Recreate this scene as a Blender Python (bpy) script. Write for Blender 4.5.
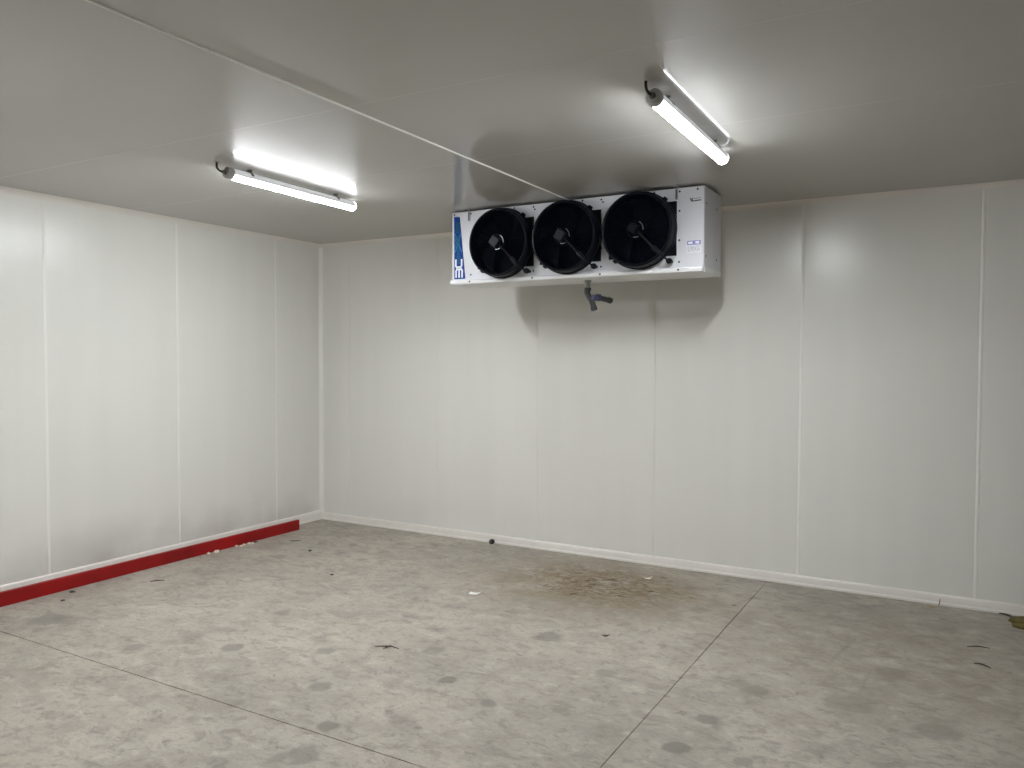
import bpy, bmesh, math, random
from mathutils import Vector, Matrix

for o in list(bpy.data.objects):
    bpy.data.objects.remove(o, do_unlink=True)
S = bpy.context.scene
C = S.collection
random.seed(7)
PI = math.pi

# ------------------------------------------------------------------ camera
cam_d = bpy.data.cameras.new('camera')
cam_d.sensor_width = 36.0
cam_d.lens = 777.6 * 36.0 / 1024.0
cam_d.clip_start = 0.05
cam = bpy.data.objects.new('camera', cam_d)
C.objects.link(cam)
cr = Vector((0.87001997, 0.49300559, 0.00327588))
cu = Vector((-0.01896152, 0.02682078, 0.99946041))
cb = Vector((0.49265171, -0.86961263, 0.03268275))
M = Matrix((cr, cu, cb)).transposed().to_4x4()
M.translation = Vector((6.0216, -6.3838, 1.7696))
cam.matrix_world = M
S.camera = cam

# ------------------------------------------------------------------ world, exposure
w = bpy.data.worlds.new('world')
S.world = w
w.use_nodes = True
w.node_tree.nodes['Background'].inputs[0].default_value = (0.5, 0.5, 0.5, 1)
w.node_tree.nodes['Background'].inputs[1].default_value = 0.0
S.view_settings.view_transform = 'Standard'
S.view_settings.look = 'None'
S.view_settings.gamma = 1.0
S.view_settings.use_curve_mapping = False
S.view_settings.exposure = 0.0
TUBE_STRENGTH = 325.0         # the batten lamps are the only light in the room
TUBE_COLOR = (0.93, 0.965, 1.0, 1)

# ------------------------------------------------------------------ materials
def nodes(name):
    m = bpy.data.materials.new(name)
    m.use_nodes = True
    nt = m.node_tree
    return m, nt, nt.nodes['Principled BSDF']

def grime(m, axis_mask=0.55, strength=0.35):
    """scuffed, dusty band low on the panel, broken up by noise"""
    nt = m.node_tree; b = nt.nodes['Principled BSDF']
    src = b.inputs['Base Color'].links[0].from_socket
    tc = nt.nodes.new('ShaderNodeTexCoord')
    sp = nt.nodes.new('ShaderNodeSeparateXYZ'); nt.links.new(tc.outputs['Object'], sp.inputs[0])
    mr = nt.nodes.new('ShaderNodeMapRange'); nt.links.new(sp.outputs['Z'], mr.inputs[0])
    mr.inputs[1].default_value = 0.08; mr.inputs[2].default_value = axis_mask
    mr.inputs[3].default_value = 1.0; mr.inputs[4].default_value = 0.0
    n = nt.nodes.new('ShaderNodeTexNoise'); n.inputs['Scale'].default_value = 1.3; n.inputs['Detail'].default_value = 5
    nt.links.new(tc.outputs['Object'], n.inputs['Vector'])
    r = nt.nodes.new('ShaderNodeValToRGB'); r.color_ramp.elements[0].position = 0.46; r.color_ramp.elements[1].position = 0.66
    nt.links.new(n.outputs['Fac'], r.inputs['Fac'])
    mu = nt.nodes.new('ShaderNodeMath'); mu.operation = 'MULTIPLY'
    nt.links.new(mr.outputs[0], mu.inputs[0]); nt.links.new(r.outputs['Color'], mu.inputs[1])
    m2 = nt.nodes.new('ShaderNodeMath'); m2.operation = 'MULTIPLY'; m2.inputs[1].default_value = strength
    nt.links.new(mu.outputs[0], m2.inputs[0])
    mx = nt.nodes.new('ShaderNodeMix'); mx.data_type = 'RGBA'
    nt.links.new(m2.outputs[0], mx.inputs[0]); nt.links.new(src, mx.inputs[6])
    mx.inputs[7].default_value = (0.42, 0.38, 0.33, 1)
    nt.links.new(mx.outputs[2], b.inputs['Base Color'])

def mat(name, col, rough=0.5, metal=0.0, spec=0.5, var=0.06, scale=8.0, coat=0.0, bump=0.0):
    """plain surface with a slight procedural variation"""
    m, nt, b = nodes(name)
    tc = nt.nodes.new('ShaderNodeTexCoord')
    n = nt.nodes.new('ShaderNodeTexNoise')
    n.inputs['Scale'].default_value = scale
    n.inputs['Detail'].default_value = 4
    nt.links.new(tc.outputs['Object'], n.inputs['Vector'])
    r = nt.nodes.new('ShaderNodeValToRGB')
    r.color_ramp.elements[0].position = 0.3
    r.color_ramp.elements[1].position = 0.7
    r.color_ramp.elements[0].color = [c * (1 - var) for c in col] + [1]
    r.color_ramp.elements[1].color = [min(1, c * (1 + var)) for c in col] + [1]
    nt.links.new(n.outputs['Fac'], r.inputs['Fac'])
    nt.links.new(r.outputs['Color'], b.inputs['Base Color'])
    b.inputs['Roughness'].default_value = rough
    b.inputs['Metallic'].default_value = metal
    b.inputs['Specular IOR Level'].default_value = spec
    b.inputs['Coat Weight'].default_value = coat
    if bump:
        bp = nt.nodes.new('ShaderNodeBump')
        bp.inputs['Strength'].default_value = bump
        bp.inputs['Distance'].default_value = 0.01
        nt.links.new(n.outputs['Fac'], bp.inputs['Height'])
        nt.links.new(bp.outputs['Normal'], b.inputs['Normal'])
    return m

def panel_mat(name, col, rough, stretch, spec=0.5, coat=0.0, coat_rough=0.1, bump=0.05):
    """coated sheet-steel sandwich panel: even colour, gentle waviness of the sheet"""
    m, nt, b = nodes(name)
    tc = nt.nodes.new('ShaderNodeTexCoord')
    mp = nt.nodes.new('ShaderNodeMapping')
    mp.inputs['Scale'].default_value = stretch
    nt.links.new(tc.outputs['Object'], mp.inputs['Vector'])
    n = nt.nodes.new('ShaderNodeTexNoise')
    n.inputs['Scale'].default_value = 1.0
    n.inputs['Detail'].default_value = 2
    nt.links.new(mp.outputs['Vector'], n.inputs['Vector'])
    r = nt.nodes.new('ShaderNodeValToRGB')
    r.color_ramp.elements[0].position = 0.3
    r.color_ramp.elements[1].position = 0.7
    r.color_ramp.elements[0].color = [c * 0.985 for c in col] + [1]
    r.color_ramp.elements[1].color = [c * 1.015 for c in col] + [1]
    nt.links.new(n.outputs['Fac'], r.inputs['Fac'])
    nt.links.new(r.outputs['Color'], b.inputs['Base Color'])
    b.inputs['Roughness'].default_value = rough
    b.inputs['Specular IOR Level'].default_value = spec
    b.inputs['Coat Weight'].default_value = coat
    b.inputs['Coat Roughness'].default_value = coat_rough
    bp = nt.nodes.new('ShaderNodeBump')
    bp.inputs['Strength'].default_value = bump
    bp.inputs['Distance'].default_value = 0.02
    nt.links.new(n.outputs['Fac'], bp.inputs['Height'])
    nt.links.new(bp.outputs['Normal'], b.inputs['Normal'])
    if coat:
        nt.links.new(bp.outputs['Normal'], b.inputs['Coat Normal'])
    return m

WALLC = (0.777, 0.765, 0.715)
m_wall_b = panel_mat('wall_panel_back', WALLC, 0.28, (5.0, 1.0, 0.35))
m_wall_l = panel_mat('wall_panel_left', WALLC, 0.28, (1.0, 5.0, 0.35))
grime(m_wall_l, 0.5, 0.5); grime(m_wall_b, 0.4, 0.12)
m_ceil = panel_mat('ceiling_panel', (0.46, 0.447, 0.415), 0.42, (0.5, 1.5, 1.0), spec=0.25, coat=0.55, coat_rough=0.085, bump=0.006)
m_bead = mat('white_sealant', (0.86, 0.85, 0.80), 0.45, var=0.02)
m_bead_faint = mat('panel_joint', (0.79, 0.775, 0.73), 0.4, var=0.02)
m_trim = mat('white_trim', (0.785, 0.745, 0.69), 0.35, var=0.03, scale=3)
m_ceil_joint = mat('ceiling_joint', (0.53, 0.515, 0.48), 0.38, var=0.02)
m_bracket = mat('bracket_grey', (0.36, 0.36, 0.37), 0.4, var=0.05)
m_white = mat('white_enamel', (0.70, 0.70, 0.735), 0.35, var=0.02)
m_tray = mat('white_tray', (0.80, 0.80, 0.80), 0.35, var=0.02)
m_black = mat('black_plastic', (0.0024, 0.003, 0.0065), 0.55, spec=0.04, var=0.2)
m_ring = mat('black_fan_ring', (0.003, 0.0037, 0.0075), 0.45, spec=0.15, var=0.2)
m_wire = mat('black_wire', (0.003, 0.004, 0.008), 0.55, spec=0.06, var=0.1)
m_cord = mat('grey_cord', (0.007, 0.008, 0.011), 0.5, spec=0.2, var=0.1)
m_motor = mat('motor_box_grey', (0.012, 0.0145, 0.021), 0.5, spec=0.2, var=0.1)
m_steel = mat('bright_steel', (0.14, 0.15, 0.165), 0.3, metal=0.7, var=0.05)
m_screw = mat('dark_screw', (0.03, 0.03, 0.035), 0.4, var=0.1)
m_blue = mat('sticker_blue', (0.008, 0.055, 0.27), 0.5, spec=0.12, var=0.12, scale=14)
m_teal = mat('sticker_teal', (0.012, 0.16, 0.27), 0.5, spec=0.12, var=0.1)
m_green = mat('sticker_green', (0.012, 0.14, 0.12), 0.5, spec=0.12, var=0.1)
m_sky = mat('sticker_light_blue', (0.03, 0.22, 0.44), 0.5, spec=0.12, var=0.1)
m_letter = mat('sticker_white', (0.88, 0.90, 0.95), 0.35, var=0.01)
m_purple = mat('label_purple', (0.25, 0.25, 0.55), 0.4, var=0.05)
m_grey_print = mat('label_grey_print', (0.42, 0.42, 0.44), 0.4, var=0.05)
m_ink = mat('black_ink', (0.012, 0.012, 0.015), 0.4, var=0.05)
m_pvc = mat('dark_grey_pipe', (0.04, 0.043, 0.042), 0.5, spec=0.3, var=0.15, scale=40)
m_pvc_l = mat('pale_grey_pipe', (0.32, 0.33, 0.32), 0.5, var=0.05)
m_coup = mat('blue_coupling', (0.05, 0.052, 0.11), 0.45, var=0.1)
m_lamp_house = mat('lamp_housing', (0.60, 0.60, 0.59), 0.45, var=0.03)      # opal plastic, faintly lit from inside
hb_ = m_lamp_house.node_tree.nodes['Principled BSDF']
hb_.inputs['Emission Color'].default_value = TUBE_COLOR
hb_.inputs['Emission Strength'].default_value = 0.38
m_lamp_cap = mat('lamp_cap', (0.50, 0.50, 0.48), 0.45, var=0.03)
m_clip = mat('steel_clip', (0.22, 0.21, 0.20), 0.35, metal=0.5, var=0.1)
m_cable = mat('black_cable', (0.012, 0.012, 0.012), 0.5, var=0.1)
m_red = mat('red_paint', (0.29, 0.004, 0.005), 0.42, spec=0.35, var=0.28, scale=2.6)

m_glow, nt, b = nodes('lamp_diffuser')
b.inputs['Base Color'].default_value = (0.85, 0.85, 0.85, 1)
nz = nt.nodes.new('ShaderNodeTexNoise'); nz.inputs['Scale'].default_value = 3
rr = nt.nodes.new('ShaderNodeValToRGB')
rr.color_ramp.elements[0].color = [c * 0.97 for c in TUBE_COLOR[:3]] + [1]
rr.color_ramp.elements[1].color = TUBE_COLOR
nt.links.new(nz.outputs['Fac'], rr.inputs['Fac'])
nt.links.new(rr.outputs['Color'], b.inputs['Emission Color'])
# LED strip faces down: the tube's flanks are dimmer than its underside
ge = nt.nodes.new('ShaderNodeNewGeometry')
sp = nt.nodes.new('ShaderNodeSeparateXYZ'); nt.links.new(ge.outputs['Normal'], sp.inputs[0])
mr = nt.nodes.new('ShaderNodeMapRange'); nt.links.new(sp.outputs['Z'], mr.inputs[0])
mr.inputs[1].default_value = -1.0; mr.inputs[2].default_value = -0.2
mr.inputs[3].default_value = 1.0; mr.inputs[4].default_value = 0.0
pw = nt.nodes.new('ShaderNodeMath'); pw.operation = 'POWER'; pw.inputs[1].default_value = 2.0
nt.links.new(mr.outputs[0], pw.inputs[0])
ml = nt.nodes.new('ShaderNodeMath'); ml.operation = 'MULTIPLY_ADD'
ml.inputs[1].default_value = TUBE_STRENGTH * 0.955; ml.inputs[2].default_value = TUBE_STRENGTH * 0.045
nt.links.new(pw.outputs[0], ml.inputs[0])
nt.links.new(ml.outputs[0], b.inputs['Emission Strength'])
m_glow_cap = mat('lamp_glow_cap', (0.85, 0.85, 0.85), 0.4, var=0.02)
bb = m_glow_cap.node_tree.nodes['Principled BSDF']
bb.inputs['Emission Color'].default_value = TUBE_COLOR
bb.inputs['Emission Strength'].default_value = 8.0

def concrete():
    m, nt, b = nodes('concrete')
    L = nt.links.new
    def N(t, **kw):
        n = nt.nodes.new(t)
        for k, v in kw.items():
            if k in n.inputs: n.inputs[k].default_value = v
            else: setattr(n, k, v)
        return n
    tc = N('ShaderNodeTexCoord')
    def noise(scale, detail, rough=0.5, dist=0.0, sc=(1, 1, 1), rot=0.0, loc=(0, 0, 0)):
        mp = N('ShaderNodeMapping')
        mp.inputs['Scale'].default_value = sc
        mp.inputs['Rotation'].default_value = (0, 0, rot)
        mp.inputs['Location'].default_value = loc
        L(tc.outputs['Object'], mp.inputs['Vector'])
        n = N('ShaderNodeTexNoise')
        n.inputs['Scale'].default_value = scale
        n.inputs['Detail'].default_value = detail
        n.inputs['Roughness'].default_value = rough
        n.inputs['Distortion'].default_value = dist
        L(mp.outputs['Vector'], n.inputs['Vector'])
        return n.outputs['Fac']
    def ramp(f, p0, p1, c0=(0, 0, 0), c1=(1, 1, 1)):
        r = N('ShaderNodeValToRGB')
        r.color_ramp.elements[0].position = p0
        r.color_ramp.elements[1].position = p1
        r.color_ramp.elements[0].color = (*c0, 1)
        r.color_ramp.elements[1].color = (*c1, 1)
        L(f, r.inputs['Fac'])
        return r.outputs['Color']
    def mul(a, v):
        n = N('ShaderNodeMath', operation='MULTIPLY')
        L(a, n.inputs[0])
        if isinstance(v, (int, float)): n.inputs[1].default_value = v
        else: L(v, n.inputs[1])
        return n.outputs[0]
    def mix(fac, a, c, mode='MIX'):
        n = N('ShaderNodeMix', data_type='RGBA', blend_type=mode)
        if isinstance(fac, (int, float)): n.inputs[0].default_value = fac
        else: L(fac, n.inputs[0])
        L(a, n.inputs[6])
        if isinstance(c, tuple): n.inputs[7].default_value = (*c, 1)
        else: L(c, n.inputs[7])
        return n.outputs[2]
    # broad tone
    col = ramp(noise(0.9, 7, 0.62), 0.34, 0.66, (0.345, 0.308, 0.262), (0.475, 0.425, 0.36))
    # trowelled / smeared mottling at several sizes
    a = math.radians(30)
    col = mix(mul(ramp(noise(3.2, 9, 0.66, 0.5, (1.0, 1.3, 1), a), 0.48, 0.62), 0.42), col, (0.24, 0.212, 0.176))
    col = mix(mul(ramp(noise(8.5, 9, 0.68, 0.7, (1.0, 1.5, 1), a, (1, 8, 0)), 0.51, 0.64), 0.56), col, (0.215, 0.192, 0.16))
    col = mix(mul(ramp(noise(7.0, 9, 0.68, 0.4, (1.0, 1.5, 1), a, (5, 2, 0)), 0.52, 0.68), 0.42), col, (0.59, 0.54, 0.465))
    col = mix(mul(ramp(noise(13, 6, 0.62, 0.9, (1.0, 1.7, 1), a, (7, 3, 0)), 0.60, 0.69), 0.6), col, (0.185, 0.165, 0.138))
    # rounded damp blotches
    v = N('ShaderNodeTexVoronoi', feature='SMOOTH_F1'); v.inputs['Scale'].default_value = 3.4
    v.inputs['Smoothness'].default_value = 0.3
    wn = N('ShaderNodeTexNoise'); wn.inputs['Scale'].default_value = 5; wn.inputs['Detail'].default_value = 5
    L(tc.outputs['Object'], wn.inputs['Vector'])
    wa = N('ShaderNodeVectorMath', operation='MULTIPLY_ADD')
    L(wn.outputs['Color'], wa.inputs[0]); wa.inputs[1].default_value = (.22, .22, 0); L(tc.outputs['Object'], wa.inputs[2])
    L(wa.outputs[0], v.inputs['Vector'])
    bl = mul(ramp(v.outputs['Distance'], 0.12, 0.24, (1, 1, 1), (0, 0, 0)), ramp(noise(5, 7, 0.65, 0, loc=(3, 1, 0)), 0.45, 0.58))
    col = mix(mul(bl, 0.55), col, (0.20, 0.183, 0.155))
    # individual dark spots
    spots = [(4.952, -2.975, .15, .65), (5.01, -2.635, .13, .55), (3.637, -2.879, .13, .65), (3.977, -3.013, .12, .5),
             (3.436, -3.614, .13, .6), (3.314, -2.575, .16, .35), (2.22, -3.14, .16, .5), (0.75, -3.40, .30, .45),
             (3.814, -2.012, .20, .5), (3.54, -3.86, .20, .45), (1.72, -3.44, .15, .35), (5.133, -2.165, .17, .35),
             (5.046, -.633, .18, .35), (5.59, -2.1, .28, .35), (4.5, -1.0, .16, .35), (2.0, -2.5, .14, .35),
             (5.25, -2.95, .12, .45), (4.35, -2.35, .14, .35), (5.75, -1.55, .2, .4), (3.1, -3.3, .15, .45), (2.75, -2.9, .14, .4), (6.0, -2.2, .25, .4)]
    nz = noise(9, 7, 0.65, 0.5)
    tot = None
    for (x, y, r, s) in spots:
        r *= 0.72; s = min(.85, s * 1.25)
        d = N('ShaderNodeVectorMath', operation='DISTANCE')
        L(tc.outputs['Object'], d.inputs[0]); d.inputs[1].default_value = (x, y, 0)
        ad = N('ShaderNodeMath', operation='MULTIPLY_ADD')
        L(nz, ad.inputs[0]); ad.inputs[1].default_value = r * 1.1; L(d.outputs['Value'], ad.inputs[2])
        mr = N('ShaderNodeMapRange', interpolation_type='SMOOTHSTEP')
        L(ad.outputs[0], mr.inputs[0])
        mr.inputs[1].default_value = r * .95; mr.inputs[2].default_value = r * 1.25
        mr.inputs[3].default_value = s; mr.inputs[4].default_value = 0
        if tot is None: tot = mr.outputs[0]
        else:
            mx = N('ShaderNodeMath', operation='MAXIMUM'); L(tot, mx.inputs[0]); L(mr.outputs[0], mx.inputs[1]); tot = mx.outputs[0]
    col = mix(tot, col, (0.19, 0.178, 0.15))
    # brown, straw-like spill in front of the cooler
    def blob(x, y, sx, sy, r0, r1):
        mp = N('ShaderNodeMapping', vector_type='TEXTURE')
        mp.inputs['Location'].default_value = (x, y, 0)
        mp.inputs['Scale'].default_value = (sx, sy, 1)
        L(tc.outputs['Object'], mp.inputs['Vector'])
        ln = N('ShaderNodeVectorMath', operation='LENGTH'); L(mp.outputs['Vector'], ln.inputs[0])
        return ramp(ln.outputs['Value'], r0, r1, (1, 1, 1), (0, 0, 0))
    halo = blob(3.60, -0.85, 1.3, 1.0, 0.3, 1.0)
    core = blob(3.66, -0.76, 0.95, 0.68, 0.35, 1.0)
    right_tint = blob(5.95, -1.2, 1.5, 1.5, 0.2, 1.0)  # separate from the spill: broad brown darkening over the right of the floor
    col = mix(mul(halo, mul(ramp(noise(3.5, 5, 0.65, 0.4, loc=(1, 4, 0)), 0.33, 0.56), 0.7)), col, (0.265, 0.205, 0.12))
    col = mix(mul(right_tint, mul(ramp(noise(4, 5, 0.6, loc=(2, 7, 0)), 0.34, 0.6), 0.62)), col, (0.235, 0.195, 0.145))
    col = mix(mul(core, mul(ramp(noise(9, 6, 0.7, 1.4, (1.0, 1.9, 1), a, (9, 4, 0)), 0.42, 0.58), 0.9)), col, (0.15, 0.095, 0.045))
    col = mix(mul(core, mul(ramp(noise(26, 5, 0.7, 2.0, (1.0, 2.4, 1), a), 0.58, 0.68), 0.6)), col, (0.46, 0.36, 0.24))
    # fine grain and scuffs
    col = mix(mul(ramp(noise(22, 7, 0.72, 0.8, (1.0, 1.8, 1), a), 0.52, 0.66), 0.6), col, (0.24, 0.23, 0.195))
    col = mix(0.30, col, ramp(noise(90, 3, 0.7), 0.25, 0.75, (0.6, 0.6, 0.6), (1, 1, 1)), 'MULTIPLY')
    # dry tyre-rub arc at the right
    for (x0, y0, x1, y1, wd, s) in [(5.53, -.95, 5.40, -1.75, .022, .30), (3.60, -2.757, 3.889, -2.687, .014, .5), (5.65, -1.5, 5.62, -2.0, .015, .25)]:
        dx, dy = x1 - x0, y1 - y0
        ln = math.hypot(dx, dy)
        mp = N('ShaderNodeMapping', vector_type='TEXTURE')
        mp.inputs['Location'].default_value = ((x0 + x1) / 2, (y0 + y1) / 2, 0)
        mp.inputs['Rotation'].default_value = (0, 0, math.atan2(dy, dx))
        mp.inputs['Scale'].default_value = (ln / 2, wd, 1)
        L(tc.outputs['Object'], mp.inputs['Vector'])
        l2 = N('ShaderNodeVectorMath', operation='LENGTH'); L(mp.outputs['Vector'], l2.inputs[0])
        col = mix(mul(ramp(l2.outputs['Value'], 0.3, 1.1, (1, 1, 1), (0, 0, 0)), s), col, (0.17, 0.165, 0.15))
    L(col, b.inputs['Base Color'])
    b.inputs['Roughness'].default_value = 0.62
    b.inputs['Specular IOR Level'].default_value = 0.35
    bp = N('ShaderNodeBump'); bp.inputs['Strength'].default_value = 0.12; bp.inputs['Distance'].default_value = 0.01
    L(noise(30, 4, 0.6), bp.inputs['Height']); L(bp.outputs['Normal'], b.inputs['Normal'])
    return m
m_conc = concrete()

# ------------------------------------------------------------------ mesh helpers
def obj(name, bm, m, parent=None, loc=None, smooth=False, angle=35):
    me = bpy.data.meshes.new(name)
    bmesh.ops.recalc_face_normals(bm, faces=bm.faces)
    bm.to_mesh(me); bm.free()
    me.materials.append(m)
    if smooth:
        for p in me.polygons: p.use_smooth = True
        me.set_sharp_from_angle(angle=math.radians(angle))
    o = bpy.data.objects.new(name, me)
    C.objects.link(o)
    if parent: o.parent = parent
    if loc: o.location = loc
    return o

def struct(name, bm, m, **kw):
    o = obj(name, bm, m, **kw)
    o['kind'] = 'structure'
    return o

def tag(o, label, cat, group=None):
    o['label'] = label; o['category'] = cat
    if group: o['group'] = group
    return o

def thing(name, label, cat, loc=(0, 0, 0), rotz=0.0, group=None):
    o = bpy.data.objects.new(name, None)
    o.empty_display_size = 0.1
    C.objects.link(o)
    o.location = loc; o.rotation_euler = (0, 0, rotz)
    return tag(o, label, cat, group)

def box(bm, a, b, bev=0.0, seg=2):
    t = bmesh.new()
    bmesh.ops.create_cube(t, size=1.0)
    for v in t.verts:
        v.co = Vector([a[i] + (v.co[i] + .5) * (b[i] - a[i]) for i in range(3)])
    if bev:
        bmesh.ops.bevel(t, geom=t.edges[:], offset=bev, segments=seg, affect='EDGES', profile=0.5)
    add(bm, t)
    return bm

def add(bm, t, mtx=None):
    if mtx is not None: bmesh.ops.transform(t, matrix=mtx, verts=t.verts)
    me = bpy.data.meshes.new('tmp'); t.to_mesh(me); t.free()
    bm.from_mesh(me); bpy.data.meshes.remove(me)

def prism(bm, prof, axis, a, b):
    """prof: closed list of 2D points; extruded along axis from a to b. x: (y,z)  y: (x,z)  z: (x,y)"""
    def P(q, t):
        return {'x': (t, q[0], q[1]), 'y': (q[0], t, q[1]), 'z': (q[0], q[1], t)}[axis]
    A = [bm.verts.new(P(q, a)) for q in prof]
    B = [bm.verts.new(P(q, b)) for q in prof]
    n = len(prof)
    for i in range(n):
        bm.faces.new((A[i], A[(i + 1) % n], B[(i + 1) % n], B[i]))
    bm.faces.new(A); bm.faces.new(B[::-1])
    return bm

def tube(bm, pts, r, n=10, cap=True):
    pts = [Vector(p) for p in pts]
    rs = r if isinstance(r, (list, tuple)) else [r] * len(pts)
    rings = []
    ref = Vector((0, 0, 1))
    for i, p in enumerate(pts):
        d = (pts[min(i + 1, len(pts) - 1)] - pts[max(i - 1, 0)]).normalized()
        if abs(d.dot(ref)) > 0.95: ref = Vector((1, 0, 0)) if abs(d.x) < .9 else Vector((0, 1, 0))
        s = d.cross(ref).normalized(); t = s.cross(d).normalized()
        ref = t
        rings.append([bm.verts.new(p + rs[i] * (math.cos(2 * PI * k / n) * s + math.sin(2 * PI * k / n) * t)) for k in range(n)])
    for a, b in zip(rings, rings[1:]):
        for k in range(n):
            bm.faces.new((a[k], a[(k + 1) % n], b[(k + 1) % n], b[k]))
    if cap:
        bm.faces.new(rings[0]); bm.faces.new(rings[-1][::-1])
    return bm

def smooth_path(pts, n=6):
    P = [Vector(p) for p in pts]
    out = []
    for i in range(len(P) - 1):
        p0, p1, p2, p3 = P[max(i - 1, 0)], P[i], P[i + 1], P[min(i + 2, len(P) - 1)]
        for k in range(n):
            t = k / n
            out.append(0.5 * ((2 * p1) + (p2 - p0) * t + (2 * p0 - 5 * p1 + 4 * p2 - p3) * t * t + (3 * p1 - p0 - 3 * p2 + p3) * t ** 3))
    out.append(P[-1])
    return out

def lathe(bm, prof, n=64, closed=False, a0=0.0, a1=2 * PI):
    """profile (r, d) turned round the -Y axis (d is how far it stands out towards -y)"""
    full = abs(a1 - a0 - 2 * PI) < 1e-6
    m = n if full else n + 1
    rings = []
    for (r, d) in prof:
        rings.append([bm.verts.new((r * math.cos(a0 + (a1 - a0) * k / n), -d, r * math.sin(a0 + (a1 - a0) * k / n))) for k in range(m)])
    pairs = list(zip(rings, rings[1:]))
    if closed: pairs.append((rings[-1], rings[0]))
    for a, b in pairs:
        for k in range(m if full else m - 1):
            bm.faces.new((a[k], a[(k + 1) % m], b[(k + 1) % m], b[k]))
    return bm

# ------------------------------------------------------------------ the room
H = 3.0
X1, Y0 = 11.5, -8.2            # right wall, wall behind the camera
back_seams = [0.400, 1.541, 2.674, 3.807, 4.9935, 6.1914, 7.36, 8.53, 9.7, 10.87]
left_seams = [-0.6535, -1.81, -2.9716, -4.14, -5.31, -6.48, -7.65]

# floor: one slab with two saw cuts
fx = lambda y: 4.7665 + (y + 0.0) * 0.0117          # the cut that runs away from the camera
bm = bmesh.new()
ys = [Y0 - .1, -3.6935, -3.6865, 0.1]
cols = []
for y in ys:
    xs = [-0.1, fx(y) - 0.003, fx(y) + 0.003, X1 + .1]
    cols.append(xs)
for j in range(3):
    for i in range(3):
        groove = (i == 1 or j == 1)
        z = -0.005 if groove else 0.0
        q = [(cols[j][i], ys[j]), (cols[j][i + 1], ys[j]), (cols[j + 1][i + 1], ys[j + 1]), (cols[j + 1][i], ys[j + 1])]
        A = [bm.verts.new((x, y, z)) for x, y in q]
        B = [bm.verts.new((x, y, -0.15)) for x, y in q]
        bm.faces.new(A); bm.faces.new(B[::-1])
        for k in range(4):
            bm.faces.new((A[k], A[(k + 1) % 4], B[(k + 1) % 4], B[k]))
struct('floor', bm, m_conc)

def wall_profile(lo, hi, seams, dip=0.0022, half=0.03):
    pts = [(lo, 0.0)]
    for s in sorted(seams):
        for dx, d in ((-half, 0), (-half * .5, .3), (-half * .2, .85), (0, 1), (half * .2, .85), (half * .5, .3), (half, 0)):
            pts.append((s + dx, dip * d))
    pts.append((hi, 0.0))
    return pts
bm = bmesh.new()
prism(bm, [(x, d) for x, d in wall_profile(-0.1, X1 + .1, back_seams)] + [(X1 + .1, 0.1), (-0.1, 0.1)], 'z', 0.0, H)
struct('wall_back', bm, m_wall_b, smooth=True)
bm = bmesh.new()
prism(bm, [(-d, y) for y, d in wall_profile(Y0, 0, left_seams)] + [(-0.1, 0), (-0.1, Y0)], 'z', 0.0, H)
struct('wall_left', bm, m_wall_l, smooth=True)
bm = box(bmesh.new(), (X1, Y0, 0), (X1 + .1, 0, H)); struct('wall_right', bm, m_wall_l)
bm = box(bmesh.new(), (-.1, Y0 - .1, 0), (X1 + .1, Y0, H)); struct('wall_front', bm, m_wall_b)
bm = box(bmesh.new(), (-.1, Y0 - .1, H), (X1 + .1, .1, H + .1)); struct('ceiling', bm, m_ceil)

tn = [0]
def trim(bm, m, smooth=True):
    tn[0] += 1
    return struct('trim_%d' % tn[0], bm, m, smooth=smooth)

def bead(p, axis, a, b, wd, th, face):
    """thin raised bead; face = direction it stands out"""
    prof = [(-wd / 2, 0), (-wd * .3, th * .8), (0, th), (wd * .3, th * .8), (wd / 2, 0)]
    bm = bmesh.new()
    if face == '-y': prism(bm, [(p + u, 0.003 - v - 0.003) for u, v in prof] + [(p + wd / 2, .003), (p - wd / 2, .003)], axis, a, b)
    if face == '+x': prism(bm, [(v, p + u) for u, v in prof] + [(-.003, p + wd / 2), (-.003, p - wd / 2)], axis, a, b)
    if face == '-z':
        if axis == 'y': prism(bm, [(p + u, H - v) for u, v in prof] + [(p + wd / 2, H + .003), (p - wd / 2, H + .003)], axis, a, b)
        else: prism(bm, [(p + u, H - v) for u, v in prof] + [(p + wd / 2, H + .003), (p - wd / 2, H + .003)], axis, a, b)
    return bm
for i, s in enumerate(back_seams):
    strong = i >= 4
    wd = [.007, .009, .010, .010, .022, .024, .02, .02, .02, .02][i]
    trim(bead(s, 'z', 0.07, H - .04, wd, .002, '-y'), m_bead if strong else m_bead_faint)
for i, s in enumerate(left_seams):
    trim(bead(s, 'z', 0.09, H - .04, [.016, .020, .022][min(i, 2)], .002, '+x'), m_bead)
# ceiling joints: a bright sealed cover strip running to the back wall, thin joints across
bm = bmesh.new()
prism(bm, [(3.338, H + .002), (3.338, H - .0003), (3.342, H - .0005), (3.398, H - .0005), (3.402, H - .0003), (3.402, H + .002)], 'y', Y0, -.03)
trim(bm, m_ceil)
trim(bead(3.409, 'y', Y0, -.03, .014, .0075, '-z'), m_bead)
for s in (-1.09, -2.262, -3.43, -4.6, -5.77):
    jm = m_ceil if s in (-1.09, -4.6) else m_ceil_joint
    trim(bead(s, 'x', .03, 3.337, .005, .0005, '-z'), jm)
    trim(bead(s, 'x', 3.417, X1, .005, .0005, '-z'), jm)
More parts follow.
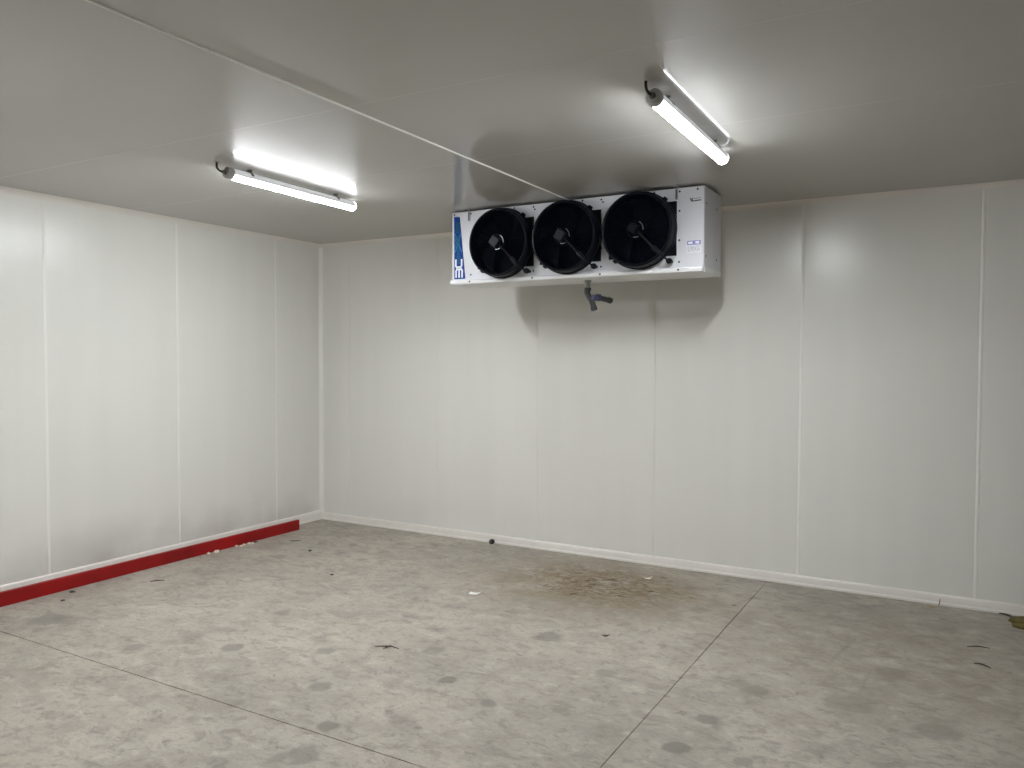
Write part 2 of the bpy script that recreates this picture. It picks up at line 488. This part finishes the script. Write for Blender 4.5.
# coved angles: wall to ceiling, wall corner
def cove(r, n=6):
    return [(r - r * math.sin(t), r - r * math.cos(t)) for t in [PI / 2 * k / n for k in range(n + 1)]]
R0 = 0.042
cv = cove(R0)
bm = bmesh.new(); prism(bm, [(-u, H - v) for u, v in cv] + [(.002, H - .0) , (.002, H - .0)][:1], 'x', 0.0, X1); trim(bm, m_trim)
bm = bmesh.new(); prism(bm, [(u, H - v) for u, v in cv] + [(-.002, H)], 'y', Y0, 0.0); trim(bm, m_trim)
cv = cove(0.036)
bm = bmesh.new(); prism(bm, [(u, -v) for u, v in cv] + [(-.002, .002)], 'z', 0.0, H - .03); trim(bm, m_bead)
# baseboards: sloping sanitary skirting
def skirt(h, d):
    return [(-.002, 0), (-.002, h), (.004, h), (.013, h - .006), (.017, h - .016), (d * .72, .022), (d, .014), (d, 0)]
bm = bmesh.new(); prism(bm, [(-u, v) for u, v in skirt(.076, .026)], 'x', 0.0, X1); struct('baseboard_back', bm, m_trim, smooth=True)
bm = bmesh.new(); prism(bm, [(u, v) for u, v in skirt(.100, .026)], 'y', Y0, 0.0); struct('baseboard_left', bm, m_trim, smooth=True)

# ------------------------------------------------------------------ batten lamps
def tube_lamp(label, x, rot, y=-2.335):
    L = 1.24; r = 0.0355; zc = 2.945
    t = thing('tube_lamp', label, 'lamp', (x, y, H), rot, 'tube lamps on the ceiling')
    z0 = zc - H
    y0, y1 = -L / 2, L / 2
    def arc(bm, a0, a1, rad, ya, yb, n=20, inner=None):
        A = []; B = []
        for k in range(n + 1):
            a = a0 + (a1 - a0) * k / n
            A.append((rad * math.cos(a), rad * math.sin(a)))
        ii = inner if inner else rad - .004
        for k in range(n, -1, -1):
            a = a0 + (a1 - a0) * k / n
            A.append((ii * math.cos(a), ii * math.sin(a)))
        prism(bm, [(u, v + z0) for u, v in A], 'y', ya, yb)
        return bm
    d = math.radians(-14)
    obj('diffuser', arc(bmesh.new(), PI - d, 2 * PI + d, r, y0 + .045, y1 - .012), m_glow, t, smooth=True)
    obj('housing', arc(bmesh.new(), d, PI - d, r + .001, y0 + .045, y1 - .012, inner=r - .006), m_lamp_house, t, smooth=True)
    # near cap with gland, translucent far cap
    bm = bmesh.new()
    prof = [(0, .0), (.018, .0), (.030, .003), (.0375, .012), (.0385, .022), (.0385, .048), (0, .048)]
    lathe(bm, [(rr, -dd) for rr, dd in prof], 28)
    obj('end_cap', bm, m_lamp_cap, t, (0, y0, z0), smooth=True)
    bm = bmesh.new()
    prof = [(0, .0), (.0365, .0), (.036, .012), (.030, .022), (.018, .027), (0, .028)]
    lathe(bm, [(rr, -dd) for rr, dd in prof], 28)
    o = obj('end_cap', bm, m_glow_cap, t, (0, y1 - .013, z0), smooth=True)
    o['label'] = 'glowing far end cap'
    bm = bmesh.new()
    lathe(bm, [(0, .004), (.0135, .004), (.017, 0), (.017, -.005), (0, -.005)], 20)
    lathe(bm, [(0, .024), (.010, .024), (.012, .018), (.012, -.002), (0, -.002)], 6)
    g = obj('cable_gland', bm, m_clip, t, (0, y0, z0), smooth=True)
    bm = bmesh.new()
    tube(bm, smooth_path([(0, y0 - .018, z0), (-.003, y0 - .036, z0 + .001), (-.008, y0 - .054, z0 + .014), (-.010, y0 - .058, z0 + .034), (-.010, y0 - .056, -.001)]), .0065, 10)
    obj('cable', bm, m_cable, t, smooth=True)
    bm = bmesh.new()
    lathe(bm, [(0, .006), (.012, .006), (.020, .001), (.020, 0), (0, 0)], 20)
    o = obj('ceiling_grommet', bm, m_lamp_cap, t, (-.010, y0 - .056, 0), smooth=True)
    o.rotation_euler = (PI / 2, 0, 0)
    o.location.z = 0.0
    for yy in (-.42, .42):
        bm = bmesh.new()
        # base foot on the ceiling, two arms hooked round the housing
        box(bm, (-.018, yy - .011, -.004), (.018, yy + .011, 0), .001)
        box(bm, (-.012, yy - .009, z0 + r + .001), (.012, yy + .009, -.003), .001)
        for s in (0, 1):
            a0, a1 = (math.radians(20), math.radians(88)) if s == 0 else (math.radians(92), math.radians(160))
            arc(bm, a0, a1, r + .004, yy - .011, yy + .011, 8, inner=r + .001)
        obj('mounting_clip', bm, m_clip, t)
    return t
tube_lamp('lit white tube lamp on the ceiling toward the left wall', 1.9685, math.radians(1.25))
tube_lamp('lit white tube lamp on the ceiling in front of the fan cooler, cabled end nearest', 4.829, math.radians(0.2), -2.40)
tube_lamp('lit white tube lamp on the ceiling beside the camera, outside the picture', 1.97, 0.0, -5.25)

# ------------------------------------------------------------------ the three-fan unit cooler
UX0, UX1, UY0, UY1, UZ0, UZ1 = 2.345, 4.487, -0.935, -0.500, 2.418, 2.987
uc = thing('unit_cooler', 'white ceiling-hung cooler with three black fans and a blue brand strip', 'cooler', ((UX0 + UX1) / 2, -0.75, UZ0), -0.012)
off = Vector(uc.location)
def lc(p): return tuple(Vector(p) - off)
def uobj(name, bm, m, smooth=False, parent=None):
    bmesh.ops.translate(bm, vec=-off, verts=bm.verts)
    return obj(name, bm, m, parent or uc, smooth=smooth)
bm = bmesh.new()
box(bm, (UX0 + .002, UY0 + .001, UZ0), (4.286, UY1, UZ1), .003)
uobj('casing', bm, m_white)
bm = bmesh.new()
box(bm, (4.289, UY0, UZ0), (UX1, UY1, UZ1), .003)
box(bm, (UX1, UY0 + .012, UZ0 - .008), (UX1 + .002, UY1, UZ1), 0)
uobj('end_cover', bm, m_white)
# drip tray with rounded front lip
bm = bmesh.new()
prism(bm, [(UY0 + .004, UZ0 + .004), (UY0 - .012, UZ0 + .002), (UY0 - .018, UZ0 - .006), (UY0 - .018, UZ0 - .020), (UY0 - .012, UZ0 - .029), (UY0, UZ0 - .031),
           (UY1 - .05, UZ0 - .034), (UY1 + .004, UZ0 - .030), (UY1 + .004, UZ0 + .004)], 'x', UX0 - .006, UX1 - .002)
prism(bm, [(UY0 + .02, UZ0 + .003), (UY0 + .02, UZ0 - .030), (UY1 + .004, UZ0 - .034), (UY1 + .004, UZ0 + .003)], 'x', UX1 - .002, UX1 + .006)
uobj('drip_tray', bm, m_tray, smooth=True)
# hanging brackets up to the ceiling
for bx_ in (2.518, 4.288):
    for by in (UY0, UY1):
        s = -1 if by == UY0 else 1
        bm = bmesh.new()
        box(bm, (bx_ - .011, min(by, by + s * .005), 2.905), (bx_ + .011, max(by, by + s * .005), H - .003), .001)
        box(bm, (bx_ - .017, min(by, by + s * .045), H - .006), (bx_ + .017, max(by, by + s * .045), H), .001)
        hb = uobj('hanging_bracket', bm, m_bracket)
        bm = bmesh.new()
        box(bm, (bx_ - .004, min(by + s * .0048, by + s * .0062), 2.912), (bx_ + .004, max(by + s * .0048, by + s * .0062), 2.975))
        uobj('slot', bm, m_screw, parent=hb)
        bm = bmesh.new()
        tube(bm, [(bx_, by + s * .028, H - .012), (bx_, by + s * .028, H - .0055)], .011, 6)
        uobj('bolt', bm, m_screw, parent=hb)

# screws on the front and side
scr = []
for fx_ in (2.535, 3.125, 3.705, 4.31):
    scr += [(fx_, UY0, 2.965 if fx_ < 4 else 2.962), (fx_, UY0, 2.463), (fx_, UY0 - .018, UZ0 - .012)]
scr += [(3.137, UY0, 2.945), (3.718, UY0, 2.945), (2.372, UY0, 2.968), (4.44, UY0, 2.967), (2.95, UY0, 2.972), (3.55, UY0, 2.972), (4.12, UY0, 2.972),
        (4.31, UY0, 2.825), (4.31, UY0, 2.617), (3.125, UY0, 2.60), (3.705, UY0, 2.60)]
bm0 = bmesh.new()
lathe(bm0, [(0, .0035), (.004, .0035), (.0075, .0015), (.0075, 0), (0, 0)], 10)
s0 = obj('screw', bm0, m_screw, uc, lc(scr[0]), smooth=True)
for p in scr[1:]:
    c = s0.copy(); C.objects.link(c); c.location = lc(p)
for p in ((UX1 + .002, -.89, 2.87), (UX1 + .002, -.89, 2.50), (UX1 + .002, -.62, 2.87), (UX1 + .002, -.62, 2.50)):
    c = s0.copy(); C.objects.link(c); c.location = lc(p); c.rotation_euler = (0, 0, PI / 2)

# fans -------------------------------------------------------------
def make_fan():
    """built round the fan centre, axis -Y, base plane at y=0"""
    # square backing plate with a hole
    bm = bmesh.new()
    box(bm, (-.25, -.012, -.190), (.264, .0, .190), .002)
    sh = obj('fan', bm, m_ring, uc)
    bm = bmesh.new()
    prof = [(.262, .010), (.272, .012), (.277, .030), (.277, .042), (.269, .046), (.266, .098), (.2655, .114), (.260, .121), (.252, .122),
            (.246, .116), (.241, .095), (.237, .050), (.236, .014)]
    lathe(bm, prof, 72)
    for a in (48, 132, 228):
        t = bmesh.new(); box(t, (.262, -.052, -.014), (.292, -.016, .014), .005)
        add(bm, t, Matrix.Rotation(-math.radians(a), 4, 'Y'))
    obj('fan_shroud', bm, m_ring, sh, smooth=True, angle=30)
    bm = bmesh.new(); lathe(bm, [(.238, .0135), (.12, .0132), (0.0001, .013)], 48)
    obj('dark_throat', bm, m_black, sh)
    # impeller: hub and five swept blades
    bm = bmesh.new()
    lathe(bm, [(0.0001, .075), (.050, .075), (.062, .066), (.066, .050), (.066, .022), (0.0001, .022)], 32)
    nb = 5
    for k in range(nb):
        rows = []
        for i in range(7):
            f = i / 6; rr_ = .060 + f * .168
            sweep = .35 * f; wdt = math.radians(50 - 12 * f); pit = .052 - .018 * f
            row = []
            for j in range(5):
                g = j / 4 - .5
                a = 2 * PI * k / nb + sweep + g * wdt
                row.append((rr_ * math.cos(a), -(.050 + g * pit), rr_ * math.sin(a)))
            rows.append(row)
        F = [[bm.verts.new(p) for p in r_] for r_ in rows]
        Bk = [[bm.verts.new((p[0], p[1] + .003, p[2])) for p in r_] for r_ in rows]
        for i in range(6):
            for j in range(4):
                bm.faces.new((F[i][j], F[i][j + 1], F[i + 1][j + 1], F[i + 1][j]))
                bm.faces.new((Bk[i][j], Bk[i + 1][j], Bk[i + 1][j + 1], Bk[i][j + 1]))
        for i in range(6):
            for j in (0, 4):
                bm.faces.new((F[i][j], F[i + 1][j], Bk[i + 1][j], Bk[i][j]))
        for j in range(4):
            bm.faces.new((F[6][j], F[6][j + 1], Bk[6][j + 1], Bk[6][j]))
    obj('impeller', bm, m_black, sh, smooth=True)
    # wire guard
    bm = bmesh.new()
    wr = .0016
    for i in range(13):
        rr_ = .075 + i * (.243 - .075) / 12
        dd = .112 - .010 * (i / 12) ** 2
        lathe(bm, [(rr_ + wr * math.cos(a), dd + wr * math.sin(a)) for a in [PI / 2 * q for q in range(4)]], 56, closed=True)
    for k in range(12):
        a = 2 * PI * k / 12 + .13
        tube(bm, [(q * math.cos(a), -(.109 - .012 * (q / .245) ** 2), q * math.sin(a)) for q in (.05, .12, .19, .246)], .0022, 6)
    obj('fan_guard', bm, m_wire, sh, smooth=True)
    # motor end: dark dome, bright rim, terminal box
    bm = bmesh.new(); lathe(bm, [(.072, .090), (.072, .112), (.064, .120), (0.0001, .122)], 36)
    obj('motor', bm, m_black, sh, smooth=True)
    for (a0, a1, n_) in ((-8, 62, 16), (-105, -65, 10)):
        bm = bmesh.new()
        lathe(bm, [(.0535, .1205), (.0545, .124), (.0595, .124), (.0605, .1195)], n_, a0=math.radians(a0), a1=math.radians(a1))
        obj('motor_rim', bm, m_steel, sh, smooth=True)
    # cable arm towards the lower right, ending in a round gland on the casing
    ca = math.atan2(-.234, .231)
    d = Vector((math.cos(ca), 0, math.sin(ca)))
    bm = bmesh.new()
    pts = [d * .03 + Vector((0, -.124, 0)), d * .09 + Vector((0, -.126, 0)), d * .17 + Vector((0, -.126, 0)), d * .235 + Vector((0, -.130, 0)), d * .268 + Vector((0, -.128, 0)), d * .295 + Vector((0, -.10, 0)), d * .322 + Vector((0, -.07, 0))]
    tube(bm, smooth_path(pts), .0072, 8)
    obj('motor_cable', bm, m_cord, sh, smooth=True)
    bm = bmesh.new()
    t = bmesh.new(); box(t, (.185, -.131, -.016), (.268, -.118, .016), .004); add(bm, t, Matrix.Rotation(-ca, 4, 'Y'))
    obj('cable_clamp', bm, m_ring, sh, smooth=True)
    bm = bmesh.new()
    lathe(bm, [(0.0001, .075), (.012, .075), (.020, .068), (.022, .055), (.020, .040), (.011, .034), (.011, 0), (0.0001, 0)], 20)
    obj('cable_gland', bm, m_ring, sh, (d.x * .325, 0, d.z * .325), smooth=True)
    return sh
fan = make_fan()
def tbox(parent, rot, size, m):
    bm = bmesh.new()
    t = bmesh.new(); box(t, (-size / 2, -.152, -size / 2), (size / 2, -.120, size / 2), .005)
    box(t, (-size / 2 + .006, -.155, -size / 2 + .006), (size / 2 - .006, -.151, size / 2 - .006), .002)
    add(bm, t, Matrix.Rotation(rot, 4, 'Y'))
    return obj('terminal_box', bm, m, parent, (-.012, 0, .004))
centers = (2.862, 3.440, 4.025)
for i, cx in enumerate(centers):
    if i == 0:
        f = fan; kids = list(f.children)
    else:
        f = fan.copy(); C.objects.link(f)
        for ch in kids:
            c = ch.copy(); C.objects.link(c); c.parent = f
    f.location = lc((cx, UY0, (2.694, 2.698, 2.702)[i])); f.scale = (1.012, 1.0, 1.015)
for i, f in enumerate([o for o in uc.children if o.name.split('.')[0] == 'fan']):
    tbox(f, math.radians((40, 36, 30)[i]), (.078, .078, .062)[i], (m_motor, m_motor, m_ring)[i])

# blue brand strip on the left end of the front -------------------------
ys_ = UY0 - .0005
def flat(bm, poly, y=0.0, th=.0006):
    A = [bm.verts.new((x, ys_ - y, z)) for x, z in poly]
    B = [bm.verts.new((x, ys_ - y + th, z)) for x, z in poly]
    bm.faces.new(A); bm.faces.new(B[::-1])
    n = len(poly)
    for k in range(n): bm.faces.new((A[k], A[(k + 1) % n], B[(k + 1) % n], B[k]))
def stroke(bm, pts, wd, y=.0008):
    for (a, b) in zip(pts, pts[1:]):
        a = Vector(a); b = Vector(b); d = (b - a).normalized() * wd / 2; n = Vector((-d.y, d.x))
        flat(bm, [tuple(a - d - n), tuple(b + d - n), tuple(b + d + n), tuple(a - d + n)], y)
bm = bmesh.new(); flat(bm, [(2.367, 2.953), (2.426, 2.948), (2.482, 2.433), (2.371, 2.433)], .0004)
st = uobj('brand_strip', bm, m_blue); st['label'] = 'blue brand strip with white letters'
bm = bmesh.new()
wd = .0155
# lettering runs up the strip: a squared 3 at the foot, a squared C above it
stroke(bm, [(2.389, 2.452), (2.389, 2.500), (2.397, 2.514), (2.441, 2.514), (2.449, 2.500), (2.449, 2.452)], wd)
stroke(bm, [(2.419, 2.452), (2.419, 2.512)], .016)
stroke(bm, [(2.386, 2.590), (2.386, 2.545), (2.394, 2.532), (2.436, 2.532), (2.444, 2.545), (2.444, 2.590)], wd)
uobj('lettering', bm, m_letter, parent=st)
bm = bmesh.new()
z = 2.566
for k in range(5):                      # small slanted teal letters climbing out of the C
    x = 2.415 - .002 * k
    z0_ = z + k * .036
    if k % 2 == 0: stroke(bm, [(x - .013, z0_), (x + .013, z0_), (x - .013, z0_ + .022), (x + .013, z0_ + .022)], .006)
    else: stroke(bm, [(x - .013, z0_), (x + .013, z0_), (x + .013, z0_ + .020), (x - .013, z0_ + .020), (x - .013, z0_)], .006)
uobj('lettering', bm, m_teal, parent=st)
bm = bmesh.new()                        # the large crossed mark
stroke(bm, [(2.379, 2.660), (2.400, 2.715), (2.400, 2.760), (2.376, 2.812)], .010)
stroke(bm, [(2.443, 2.660), (2.418, 2.715), (2.418, 2.760), (2.436, 2.812)], .010)
stroke(bm, [(2.378, 2.700), (2.389, 2.738), (2.378, 2.775)], .007)
uobj('lettering', bm, m_sky, parent=st)
bm = bmesh.new()
for xx in (2.396, 2.407, 2.418):
    stroke(bm, [(xx, 2.822), (xx, 2.905)], .006)
stroke(bm, [(2.394, 2.822), (2.422, 2.822)], .006)
stroke(bm, [(2.402, 2.735), (2.416, 2.735), (2.409, 2.79)], .009)
uobj('lettering', bm, m_green, parent=st)
# rating label
bm = bmesh.new(); flat(bm, [(4.366, 2.610), (4.469, 2.610), (4.469, 2.524), (4.366, 2.524)], .0004)
rl = uobj('rating_label', bm, m_letter); rl['label'] = 'white rating label with purple header'
bm = bmesh.new(); flat(bm, [(4.368, 2.608), (4.467, 2.608), (4.467, 2.577), (4.368, 2.577)], .0010)
hd = uobj('header', bm, m_purple, parent=rl)
bm = bmesh.new()
flat(bm, [(4.376, 2.601), (4.408, 2.601), (4.408, 2.584), (4.376, 2.584)], .0016)
flat(bm, [(4.428, 2.602), (4.456, 2.602), (4.456, 2.584), (4.428, 2.584)], .0016)
uobj('print', bm, m_letter, parent=rl)
bm = bmesh.new()
rnd = random.Random(3)
for k in range(5):
    zz = 2.570 - k * .0085
    x = 4.371
    while x < 4.462:
        l = rnd.uniform(.008, .024)
        flat(bm, [(x, zz), (min(x + l, 4.464), zz), (min(x + l, 4.464), zz - .005), (x, zz - .005)], .0010)
        x += l + .005
uobj('print', bm, m_grey_print, parent=rl)
# maker's emblem
bm = bmesh.new()
stroke(bm, [(4.388, 2.905), (4.399, 2.885), (4.463, 2.888)], .007)
stroke(bm, [(4.405, 2.905), (4.400, 2.892)], .007)
em = uobj('emblem', bm, m_ink)
bm = bmesh.new(); stroke(bm, [(4.414, 2.901), (4.462, 2.904)], .006); uobj('emblem', bm, m_grey_print)
# drain pipe under the tray
dp = bmesh.new()
tube(dp, [(3.514, -.75, UZ0 - .030), (3.514, -.75, 2.318)], .018, 16)
tube(dp, [(3.514, -.75, UZ0 - .032), (3.514, -.75, UZ0 - .046)], .027, 6)
dr = uobj('drain_pipe', dp, m_pvc_l, smooth=True); dr['label'] = 'grey drain outlet'
bm = bmesh.new()
tube(bm, smooth_path([(3.514, -.75, 2.325), (3.508, -.75, 2.295), (3.520, -.75, 2.262), (3.545, -.75, 2.225), (3.572, -.75, 2.155)]), .0225, 16)
tube(bm, [(3.514, -.75, 2.328), (3.512, -.75, 2.305)], .026, 16)
tube(bm, [(3.563, -.75, 2.178), (3.572, -.75, 2.150)], .0255, 16)
uobj('pipe_tee', bm, m_pvc, smooth=True, parent=dr)
bm = bmesh.new(); tube(bm, smooth_path([(3.543, -.75, 2.228), (3.556, -.735, 2.248), (3.580, -.70, 2.254)]), .024, 16)
tube(bm, [(3.572, -.712, 2.254), (3.588, -.685, 2.252)], .0275, 16)
uobj('coupling', bm, m_coup, smooth=True, parent=dr)
bm = bmesh.new(); tube(bm, [(3.580, -.70, 2.253), (3.625, -.56, 2.236)], .0205, 16)
tube(bm, [(3.618, -.585, 2.2395), (3.626, -.557, 2.2355)], .024, 16)
uobj('branch_pipe', bm, m_pvc, smooth=True, parent=dr)

# ------------------------------------------------------------------ red kerb rail along the left wall
bm = bmesh.new()
prism(bm, [(.170, 0), (.195, 0), (.196, .100), (.193, .104), (.172, .104), (.169, .100)], 'y', -7.2, -.535)
o = obj('kerb_rail', bm, m_red)
tag(o, 'long red painted rail lying on the floor along the left wall', 'rail')

# ------------------------------------------------------------------ small litter on the floor
m_paper = mat('white_paper', (0.85, 0.84, 0.80), 0.6, var=0.04, scale=60)
m_foam = mat('cream_crumb', (0.78, 0.72, 0.58), 0.7, var=0.15, scale=60)
m_leaf = mat('dark_leaf', (0.035, 0.028, 0.022), 0.6, var=0.3, scale=60)
m_chip = mat('grey_chip', (0.07, 0.065, 0.055), 0.7, var=0.3, scale=60)
m_straw = mat('brown_straw', (0.22, 0.155, 0.085), 0.7, var=0.3, scale=60)
m_straw_pale = mat('pale_straw', (0.36, 0.28, 0.18), 0.7, var=0.2, scale=60)
m_twig = mat('dark_twig', (0.05, 0.04, 0.03), 0.7, var=0.3, scale=60)
m_olive = mat('olive_cloth', (0.10, 0.075, 0.012), 0.65, var=0.35, scale=18, bump=0.4)

def lump(r, sq=(1, 1, 1), seed=0, amp=.25, sub=2):
    rn = random.Random(seed)
    bm = bmesh.new()
    bmesh.ops.create_icosphere(bm, subdivisions=sub, radius=1.0)
    for v in bm.verts:
        v.co = v.co * (1 + rn.uniform(-amp, amp))
        v.co = Vector((v.co.x * r * sq[0], v.co.y * r * sq[1], v.co.z * r * sq[2]))
    mz = min(v.co.z for v in bm.verts)
    cut = mz * .45
    for v in bm.verts:
        if v.co.z < cut: v.co.z = cut
        v.co.z -= cut
    return bm
def sheet(lx, ly, lift, seed=0, th=.0015, n=4, outline=None):
    """a small curled flake, thin but solid"""
    rn = random.Random(seed)
    bm = bmesh.new()
    T = {}; Bt = {}
    for i in range(n + 1):
        for j in range(n + 1):
            u = i / n - .5; v = j / n - .5
            s = outline(u) if outline else 1.0
            x = u * lx; y = v * ly * s
            z = lift * (2 * abs(u)) ** 2 * (1 if u > 0 else .3) + rn.uniform(0, lift * .25)
            T[i, j] = bm.verts.new((x, y, z + th)); Bt[i, j] = bm.verts.new((x, y, z))
    mz = min(v.co.z for v in bm.verts)
    for v in bm.verts: v.co.z -= mz
    for i in range(n):
        for j in range(n):
            bm.faces.new((T[i, j], T[i + 1, j], T[i + 1, j + 1], T[i, j + 1]))
            bm.faces.new((Bt[i, j], Bt[i, j + 1], Bt[i + 1, j + 1], Bt[i + 1, j]))
    for k in range(n):
        for d in (0, n):
            bm.faces.new((T[k, d], T[k + 1, d], Bt[k + 1, d], Bt[k, d]))
            bm.faces.new((T[d, k], T[d, k + 1], Bt[d, k + 1], Bt[d, k]))
    return bm
def put(o, x, y, rz=0.0, z=0.0):
    o.location = (x, y, z); o.rotation_euler = (0, 0, rz); return o
def leafy(u): return max(.12, math.cos(u * 2.9))

put(tag(obj('paper_scrap', sheet(.085, .055, .012, 1), m_paper), 'small white paper scrap on the floor left of the brown stain', 'scrap'), 2.93, -1.48, math.radians(15))
put(tag(obj('leaf', sheet(.05, .034, .010, 2, outline=leafy), m_leaf), 'small black curled leaf on the floor in front of the brown stain', 'leaf'), 4.127, -1.811, math.radians(25))
put(tag(obj('curled_shaving', sheet(.075, .045, .018, 5, outline=leafy), m_foam), 'pale curled shaving at the right edge of the brown stain, near the back wall', 'shaving'), 3.92, -.444, math.radians(35))
# dark round plug against the back skirting
pl = thing('pipe_plug', 'dark round plug lying against the white skirting of the back wall', 'plug', (2.22, -.055, 0.0), math.radians(28))
pl.scale = (.95, .95, .75)
bm = bmesh.new()
lathe(bm, [(0.0001, .030), (.020, .030), (.027, .024), (.029, .010), (.029, -.018), (0.0001, -.018)], 24)
obj('body', bm, m_ink, pl, (0, 0, .029), smooth=True)
bm = bmesh.new(); lathe(bm, [(0.0001, .034), (.009, .034), (.012, .0305), (.012, .028)], 16)
obj('stud', bm, m_steel, pl, (-.006, 0, .033), smooth=True)
# cream crumbs beside the red rail
cr_spots = [(.222, -1.68, .017, 'large cream crumb by the red rail, leftmost of the scatter'), (.232, -1.60, .024, 'largest cream crumb beside the red rail, second from the left of the scatter'),
            (.226, -1.372, .017, 'cream crumb beside the red rail, left end of the right-hand cluster'), (.250, -1.335, .014, 'tiny cream crumb beside the red rail, set slightly out from the right-hand cluster'),
            (.228, -1.285, .013, 'small cream crumb touching close to the red rail, middle of the right-hand cluster'), (.232, -1.225, .017, 'tall cream crumb beside the red rail, right part of the cluster'),
            (.262, -1.215, .014, 'flat cream crumb farthest out from the red rail, right part of the cluster')]
for i, (x, y, r, lab) in enumerate(cr_spots):
    put(tag(obj('crumb', lump(r * .85, (1.2, 1.0, .8), 20 + i), m_foam), lab, 'crumb', 'cream crumbs by the red rail'), x, y, i * 1.3)
put(tag(obj('chip', lump(.013, (1.5, 1, .6), 41), m_chip), 'dark chip beside the red rail just past the cream crumbs', 'chip'), .235, -1.15, .4)
# dark chips
for i, (x, y, r, lab) in enumerate([(.285, -2.965, .019, 'dark chip on the floor in front of the red rail, left of the picture'),
                                    (.43, -3.12, .013, 'tiny grey chip on the floor at the far left, below the red rail'),
                                    (.926, -1.138, .018, 'black chip on the floor in front of the corner of the room'),
                                    (1.648, -1.633, .014, 'small black chip on open floor in the left middle of the room')]):
    put(tag(obj('chip', lump(r * .75, (1.5, 1, .6), 50 + i), m_chip), lab, 'chip', 'dark chips on the floor'), x, y, .5 + i)
put(tag(obj('flake', sheet(.10, .035, .008, 8, outline=leafy), m_chip), 'flat grey flake on the floor near the end of the red rail', 'flake'), .522, -.921, math.radians(30))
# twigs
def twig(pts, r, lab, m=m_twig):
    c = Vector((sum(p[0] for p in pts) / len(pts), sum(p[1] for p in pts) / len(pts), 0))
    n = len(pts)
    bm = bmesh.new()
    pp = smooth_path([Vector(p) - c + Vector((0, 0, r)) for p in pts], 4)
    k = len(pp)
    tube(bm, pp, [r * (1.0 - .55 * abs(2 * i / (k - 1) - .9)) for i in range(k)], 7)
    o = obj('twig', bm, m, smooth=True); o.location = c
    return tag(o, lab, 'twig', 'twigs on the floor')
twig([(6.132, -.872, 0), (6.17, -.862, .006), (6.21, -.846, .004), (6.253, -.838, 0)], .0042, 'dark twig on the floor at the right, the one nearer the back wall')
twig([(6.162, -1.161, 0), (6.19, -1.170, .006), (6.22, -1.183, .005), (6.246, -1.199, 0)], .0048, 'dark twig on the floor at the right, the one farther from the back wall')
twig([(.549, -2.502, 0), (.58, -2.47, .004), (.60, -2.445, .003), (.626, -2.425, 0)], .0042, 'long thin dark twig on the floor in front of the red rail')
twig([(2.97, -2.695, 0), (3.03, -2.68, .006), (3.07, -2.655, .004), (3.125, -2.655, 0)], .0042, 'crooked dark twig on the floor in the left centre foreground')
twig([(3.04, -2.70, 0), (3.06, -2.675, .008), (3.065, -2.655, .012)], .0040, 'short dark twig lying across the crooked twig in the left centre foreground')
# debris by the back skirting at the right
put(tag(obj('leaf', sheet(.085, .05, .012, 11, outline=leafy), m_straw_pale), 'pale brown dry leaf against the back skirting toward the right edge of the picture', 'leaf'), 5.93, -.09, math.radians(10))
twig([(5.965, -.05, .002), (5.972, -.045, .02), (5.975, -.04, .05)], .004, 'short stalk leaning on the back skirting beside the brown leaf', m_straw)
# straw litter lying in the brown stain
rn = random.Random(12)
straw_labels = None
for i in range(34):
    while True:
        x = rn.gauss(3.72, .27); y = rn.gauss(-.72, .19)
        if -1.3 < y < -.08: break
    a = rn.uniform(-.4, 1.5); l = rn.uniform(.025, .075)
    bm = bmesh.new()
    r = rn.uniform(.0014, .0024)
    tube(bm, smooth_path([(-l / 2, 0, r), (0, rn.uniform(-.008, .008), r + rn.uniform(0, .005)), (l / 2, 0, r)], 3), [r] * 7, 6)
    o = obj('straw', bm, m_straw if i % 4 else m_straw_pale, smooth=True)
    put(tag(o, 'thin dry straw among the litter in the brown stain below the cooler', 'straw', 'straws in the brown stain'), x, y, a)
# olive cloth at the right edge of the frame, with a dark stick in front
bm = bmesh.new()
for i, (x, y, z, rx, ry, rz) in enumerate([(.10, -.005, .052, .105, .042, .034), (.13, -.045, .028, .12, .035, .026), (.19, .0, .07, .10, .045, .04)]):
    t = lump(1.0, (rx, ry, rz), 70 + i, .10, 3)
    add(bm, t, Matrix.Translation((x, y, z - rz * .55)))
mz = min(v.co.z for v in bm.verts)
for v in bm.verts: v.co.z -= mz
o = obj('cloth', bm, m_olive, smooth=True, angle=80)
put(tag(o, 'crumpled olive yellow cloth on the floor by the skirting at the right edge', 'cloth'), 6.385, -.255, 0)
twig([(6.335, -.045, .0), (6.37, -.07, .006), (6.41, -.10, .004), (6.46, -.14, 0)], .008, 'thick dark twig lying between the olive cloth and the skirting')
